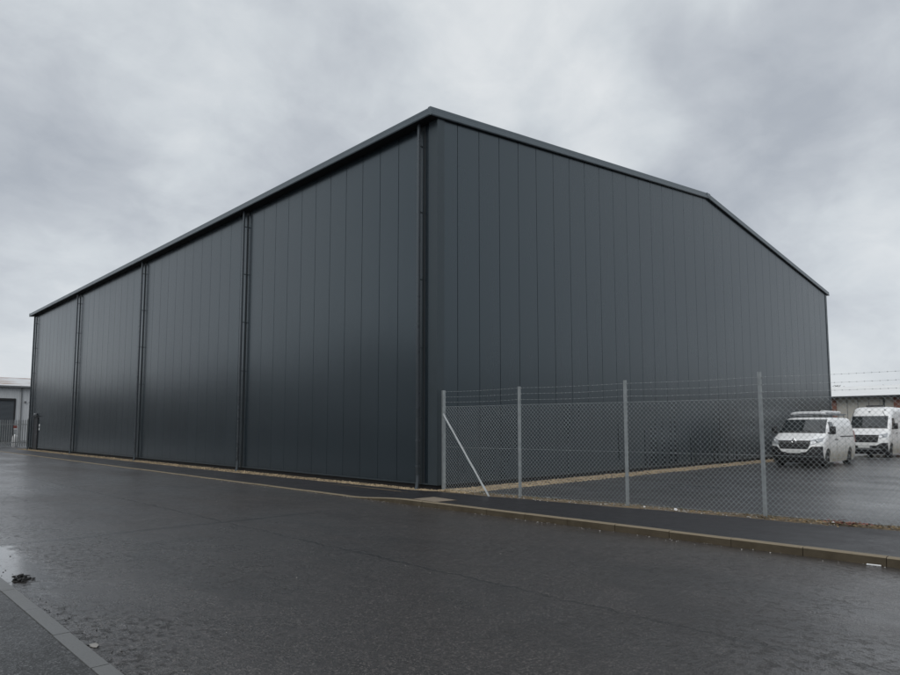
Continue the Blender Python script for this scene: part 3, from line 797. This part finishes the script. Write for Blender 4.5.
make_van('panel_van', 'white low roof panel van with loaded roof rack parked behind the fence', VAN1, (16.35, -2.95, .094), math.radians(.5))
make_van('panel_van', 'white high roof panel van with plain roof parked behind the rack carrying van', VAN2, (27.1, -2.8, .094), math.radians(0))

# ------------------------------------------------------------------ pale unit far left
pu = thing('industrial_unit', 'pale grey clad industrial unit with rusty roof and dark roller door', 'building', (0, 77.6, .09))
def pb(m, name, mat, parent=None, smooth=None):
    m.bm.transform(Matrix.Translation((0, -77.6, -.09)) if parent is None else Matrix.Translation((0, -77.6, -.09))); return m.build(name, mat, parent or pu, smooth)
m = MB(); m.box(-8, 30, 77.6, 97.0, .09, 6.3); pb(m, 'wall', M_UNIT)
m = MB(); m.prism([(77.2, 6.30), (87.3, 7.85), (97.4, 6.30), (97.4, 6.42), (87.3, 7.99), (77.2, 6.42)], -8.3, 30.3, 'x'); rf = pb(m, 'roof', M_UNITROOF)
m = MB(); m.box(-8.3, 30.3, 77.05, 77.2, 6.22, 6.42, .02); pb(m, 'gutter', M_GREYM)
m = MB(); m.box(1.4, 5.6, 77.52, 77.6, .09, 4.7); dr = pb(m, 'roller_door', M_ROLLER)
m = MB(); m.box(1.2, 1.4, 77.47, 77.6, .09, 4.95); m.box(5.6, 5.75, 77.47, 77.6, .09, 4.95); m.box(1.4, 5.6, 77.42, 77.6, 4.7, 4.95); pb(m, 'door_frame', M_SOFFIT, dr)
m = MB(); m.tube([(6.3, 77.5, 6.2), (6.3, 77.5, .15)], .07, 10); pb(m, 'downpipe', M_GREYM, None, 40)
m = MB(); m.box(6.62, 6.78, 77.4, 77.6, 4.45, 4.68, .03); pb(m, 'flood_lamp', M_GREYM)
m = MB(); m.box(7.08, 7.18, 77.5, 77.6, 4.5, 4.6, .02); pb(m, 'alarm_box', M_GREYM)
# palisade fence between the warehouse and that unit
PX0, PX1, PY = -1.6, 9.2, 48.2
pf = thing('palisade_fence', 'galvanised palisade fence with spiked pales past the far warehouse corner', 'fence', (PX0, PY, .09))
def fb(m, name, mat, parent=None):
    m.bm.transform(Matrix.Translation((-PX0, -PY, -.09))); return m.build(name, mat, parent or pf)
M_PAL = simple('palisade_steel', (.25,.265,.27), .5, .35, .2, 3)
x = PX0
while x < PX1:
    m = MB(); w = .034; z = 2.12
    m.prism([(x-w, .14), (x+w, .14), (x+w, z), (x+w*.9, z+.10), (x+w*.3, z+.03), (x, z+.16), (x-w*.3, z+.03), (x-w*.9, z+.10), (x-w, z)], PY-.012, PY, 'y'); fb(m, 'pale', M_PAL); x += .148
for z in (.45, 1.85):
    m = MB(); m.box(PX0-.05, PX1, PY+.001, PY+.05, z-.03, z+.03); fb(m, 'rail', M_PAL)
for x in (PX0-.05, 1.15, 3.9, 6.65, 9.25):
    m = MB(); m.box(x-.05, x+.05, PY+.052, PY+.15, .05, 2.3); fb(m, 'post', M_PAL)
m = MB(); m.box(.14, .38, PY-.03, PY-.014, 1.56, 1.76); sgn = fb(m, 'warning_sign', M_RED)
m = MB(); m.box(.16, .36, PY-.034, PY-.031, 1.46, 1.54); fb(m, 'sign_strip', M_WHITE, sgn)
m = MB(); m.lathe([(.17,.0), (.20,.1), (.19,.75), (.14,.92), (.05,.97)], (.55, 49.6, .09), 'z', 14)
tag(m.build('bulk_bag', M_WHITE, None, 50), 'upright white sack standing behind the palisade fence', 'sack')

# ------------------------------------------------------------------ low building far right
rb = thing('workshop_building', 'low beige panelled workshop with brick piers and pale roof behind the vans', 'building', (56, 0, .09))
def wb(m, name, mat, parent=None, smooth=None):
    m.bm.transform(Matrix.Translation((-56, 0, -.09))); return m.build(name, mat, parent or rb, smooth)
m = MB(); m.box(56.1, 70, -70, 20, .0, 4.3); wb(m, 'wall', M_BEIGE)
m = MB()
y = 6.0
for k in range(-2, 13):
    y0 = 6.05-5.5*k
    mm = MB(); mm.box(55.9, 56.098, y0, y0+1.05, .0, 4.25); wb(mm, 'brick_pier', M_BRICK)
    if k >= 0:
        for j in range(1, 5):
            mm = MB(); mm.box(56.075, 56.098, y0-.85*j-.02, y0-.85*j+.02, .0, 4.25); wb(mm, 'panel_joint', M_GREYM)
        mm = MB(); mm.tube([(55.98, y0-3.72, 4.2), (55.98, y0-3.72, .1)], .075, 8); wb(mm, 'downpipe', M_SOFFIT, None, 40)
m.bm.free()
m = MB(); m.prism([(55.5, 4.32), (64, 5.62), (72, 4.32), (72, 4.44), (64, 5.76), (55.5, 4.44)], -71, 21, 'y'); ro = wb(m, 'roof', M_BROOF)
m = MB(); m.box(55.36, 55.5, -71, 21, 4.22, 4.42, .02); wb(m, 'gutter', M_SOFFIT)

# ------------------------------------------------------------------ scrub beyond, unseen trees added to darken the wall reflections
def scrub(name, mat, n, gen, smin, smax, rnd):
    m = MB()
    for _ in range(n):
        x, y, z = gen(); s = rnd.uniform(smin, smax); a = rnd.random()*6.3; b = rnd.uniform(-.6, 1.4)
        d = Vector((math.cos(a)*math.cos(b), math.sin(a)*math.cos(b), math.sin(b)))*s; q = d.orthogonal().normalized()*s*rnd.uniform(.12,.4); p = Vector((x, y, z))
        m.bm.faces.new([m.bm.verts.new(v) for v in (p-d, p+q, p+d, p-q)])
    return tag(m.build(name, mat, normals=False), kind='stuff')
rs = random.Random(21)
def gen_s():
    y = rs.uniform(-70, 22); h = 5.9+.45*math.sin(y*1.3)+.35*math.sin(y*.47+1); return (rs.uniform(74, 78), y, rs.uniform(1, 1)*(rs.random()**.6)*h+.3)
scrub('scrub', M_MOSS, 9000, gen_s, .12, .35, rs)
def gen_t1():
    y = rs.uniform(-60, 190); h = 8.2+1.5*math.sin(y*.21)+.9*math.sin(y*.63+2); return (rs.uniform(-30, -25), y, rs.random()**.75*h)
scrub('unseen_tree_line', M_TREE, 9000, gen_t1, .35, .9, rs)  # out of view, added so the lower side wall reflects something dark
def gen_t2():
    x = rs.uniform(-10, 220); h = 7.5+1.4*math.sin(x*.19)+.8*math.sin(x*.57+2); return (x, rs.uniform(-62, -56), rs.random()**.75*h)
scrub('unseen_tree_line', M_TREE, 8000, gen_t2, .35, .9, rs)  # second unseen row, added for the dark reflection low on the gable

# ------------------------------------------------------------------ sky, sun, camera
W = bpy.data.worlds.new('World'); sc.world = W; W.use_nodes = True
nt = W.node_tree; N = nt.nodes; Lk = nt.links
bg = N['Background']; bg.inputs['Strength'].default_value = .1
SUN_EL, SUN_AZ = math.radians(50), math.radians(212)      # azimuth measured from +x, anticlockwise
sky = N.new('ShaderNodeTexSky'); sky.sky_type = 'NISHITA'; sky.sun_disc = False; sky.sun_elevation = SUN_EL; sky.sun_rotation = math.radians(90)-SUN_AZ
class WN(NT):
    def __init__(s): s.t = nt
w = WN()
tc = w.n('ShaderNodeTexCoord'); sp = w.n('ShaderNodeSeparateXYZ'); w.l(tc.outputs['Generated'], sp.inputs[0])
zc = w.math('MAXIMUM', sp.outputs[2], 0.)
den = w.math('ADD', zc, .42)
cb = w.n('ShaderNodeCombineXYZ'); w.l(w.math('DIVIDE', sp.outputs[0], den), cb.inputs[0]); w.l(w.math('DIVIDE', sp.outputs[1], den), cb.inputs[1])
def wnoise(scale, detail, rough, dist, off):
    mp = w.n('ShaderNodeMapping'); mp.inputs['Location'].default_value = off; mp.inputs['Scale'].default_value = (1,1,1); w.l(cb.outputs[0], mp.inputs['Vector'])
    return w.noise(mp.outputs[0], scale, detail, rough, dist)
n1 = wnoise(1.5, 7, .5, .45, (3.1, 1.7, 0)); n2 = wnoise(4.2, 7, .55, .3, (.4, 8.2, 0))
n3 = wnoise(9., 6, .6, .5, (5.4, 2.2, 0))
f = w.math('ADD', w.math('MULTIPLY', n1, .52), w.math('ADD', w.math('MULTIPLY', n2, .34), w.math('MULTIPLY', n3, .14)))
def blob(d, c0, amt, f):
    dn = Vector(d).normalized(); dt = w.n('ShaderNodeVectorMath', operation='DOT_PRODUCT'); w.l(tc.outputs['Generated'], dt.inputs[0]); dt.inputs[1].default_value = dn
    k = w.n('ShaderNodeMapRange', interpolation_type='SMOOTHSTEP'); 
    for i, x in zip((1,2,3,4), (c0, 1, 0, amt)): k.inputs[i].default_value = x
    w.l(dt.outputs['Value'], k.inputs[0]); return w.math('ADD', f, k.outputs[0])
for d, ang, amt in (((.6562,.5169,.5498),13,.13), ((.3506,.8257,.4419),10,.09), ((.1499,.8779,.4548),14,-.055), ((.2778,.8842,.3755),10,-.03), ((.1846,.9507,.2492),12,-.05),
        ((.7284,.4556,.5118),10,-.09), ((.7763,.4722,.4176),7,.12), ((.8586,.3401,.3835),11,-.11), ((.8885,.1727,.4252),13,-.13), ((.9293,.2089,.3046),6,.08), ((.948,.2051,.2432),7,-.05),
        ((.9658,.2197,.1378),9,.06), ((.2663,.9436,.1967),10,.05), ((.4564,.7869,.4152),8,-.03), ((.542,.6718,.5048),9,.08), ((.821,.2832,.4957),7,.05)):
    f = blob(d, math.cos(math.radians(ang)), amt, f)
cl = w.ramp(f, [(.22, (3.7,4.05,4.6)), (.34, (4.35,4.7,5.2)), (.43, (5.25,5.6,6.05)), (.52, (6.4,6.8,7.15)), (.66, (8.1,8.35,8.5))])
hz = w.mapr(sp.outputs[2], 0, .28, .55, 0)
cl = w.mix(hz, cl, (6.9,7.2,7.6))
mx = w.mix(.06, cl, sky.outputs[0])
w.l(mx, bg.inputs['Color'])
sun = bpy.data.lights.new('sun', 'SUN'); sun.energy = 1.5; sun.angle = math.radians(60); sun.color = (1,.97,.93)
so = bpy.data.objects.new('sun', sun); COL.objects.link(so)
sd = Vector((math.cos(SUN_EL)*math.cos(SUN_AZ), math.cos(SUN_EL)*math.sin(SUN_AZ), math.sin(SUN_EL)))
so.rotation_euler = sd.to_track_quat('Z', 'Y').to_euler()

cam = bpy.data.cameras.new('camera'); co = bpy.data.objects.new('camera', cam); COL.objects.link(co); sc.camera = co
cam.sensor_width = 36; cam.lens = 651/900*36; cam.shift_y = 34.5/900; cam.clip_end = 4000; cam.clip_start = .05
co.location = (-11.15, -11.85, 1.65); co.rotation_euler = (math.radians(90+4.83), 0, math.radians(-44.4))
sc.view_settings.view_transform = 'Standard'; sc.view_settings.look = 'None'; sc.view_settings.exposure = 0; sc.view_settings.gamma = 1; sc.view_settings.use_curve_mapping = False
sc.cycles.use_denoising = True
sc.cycles.max_bounces = 6
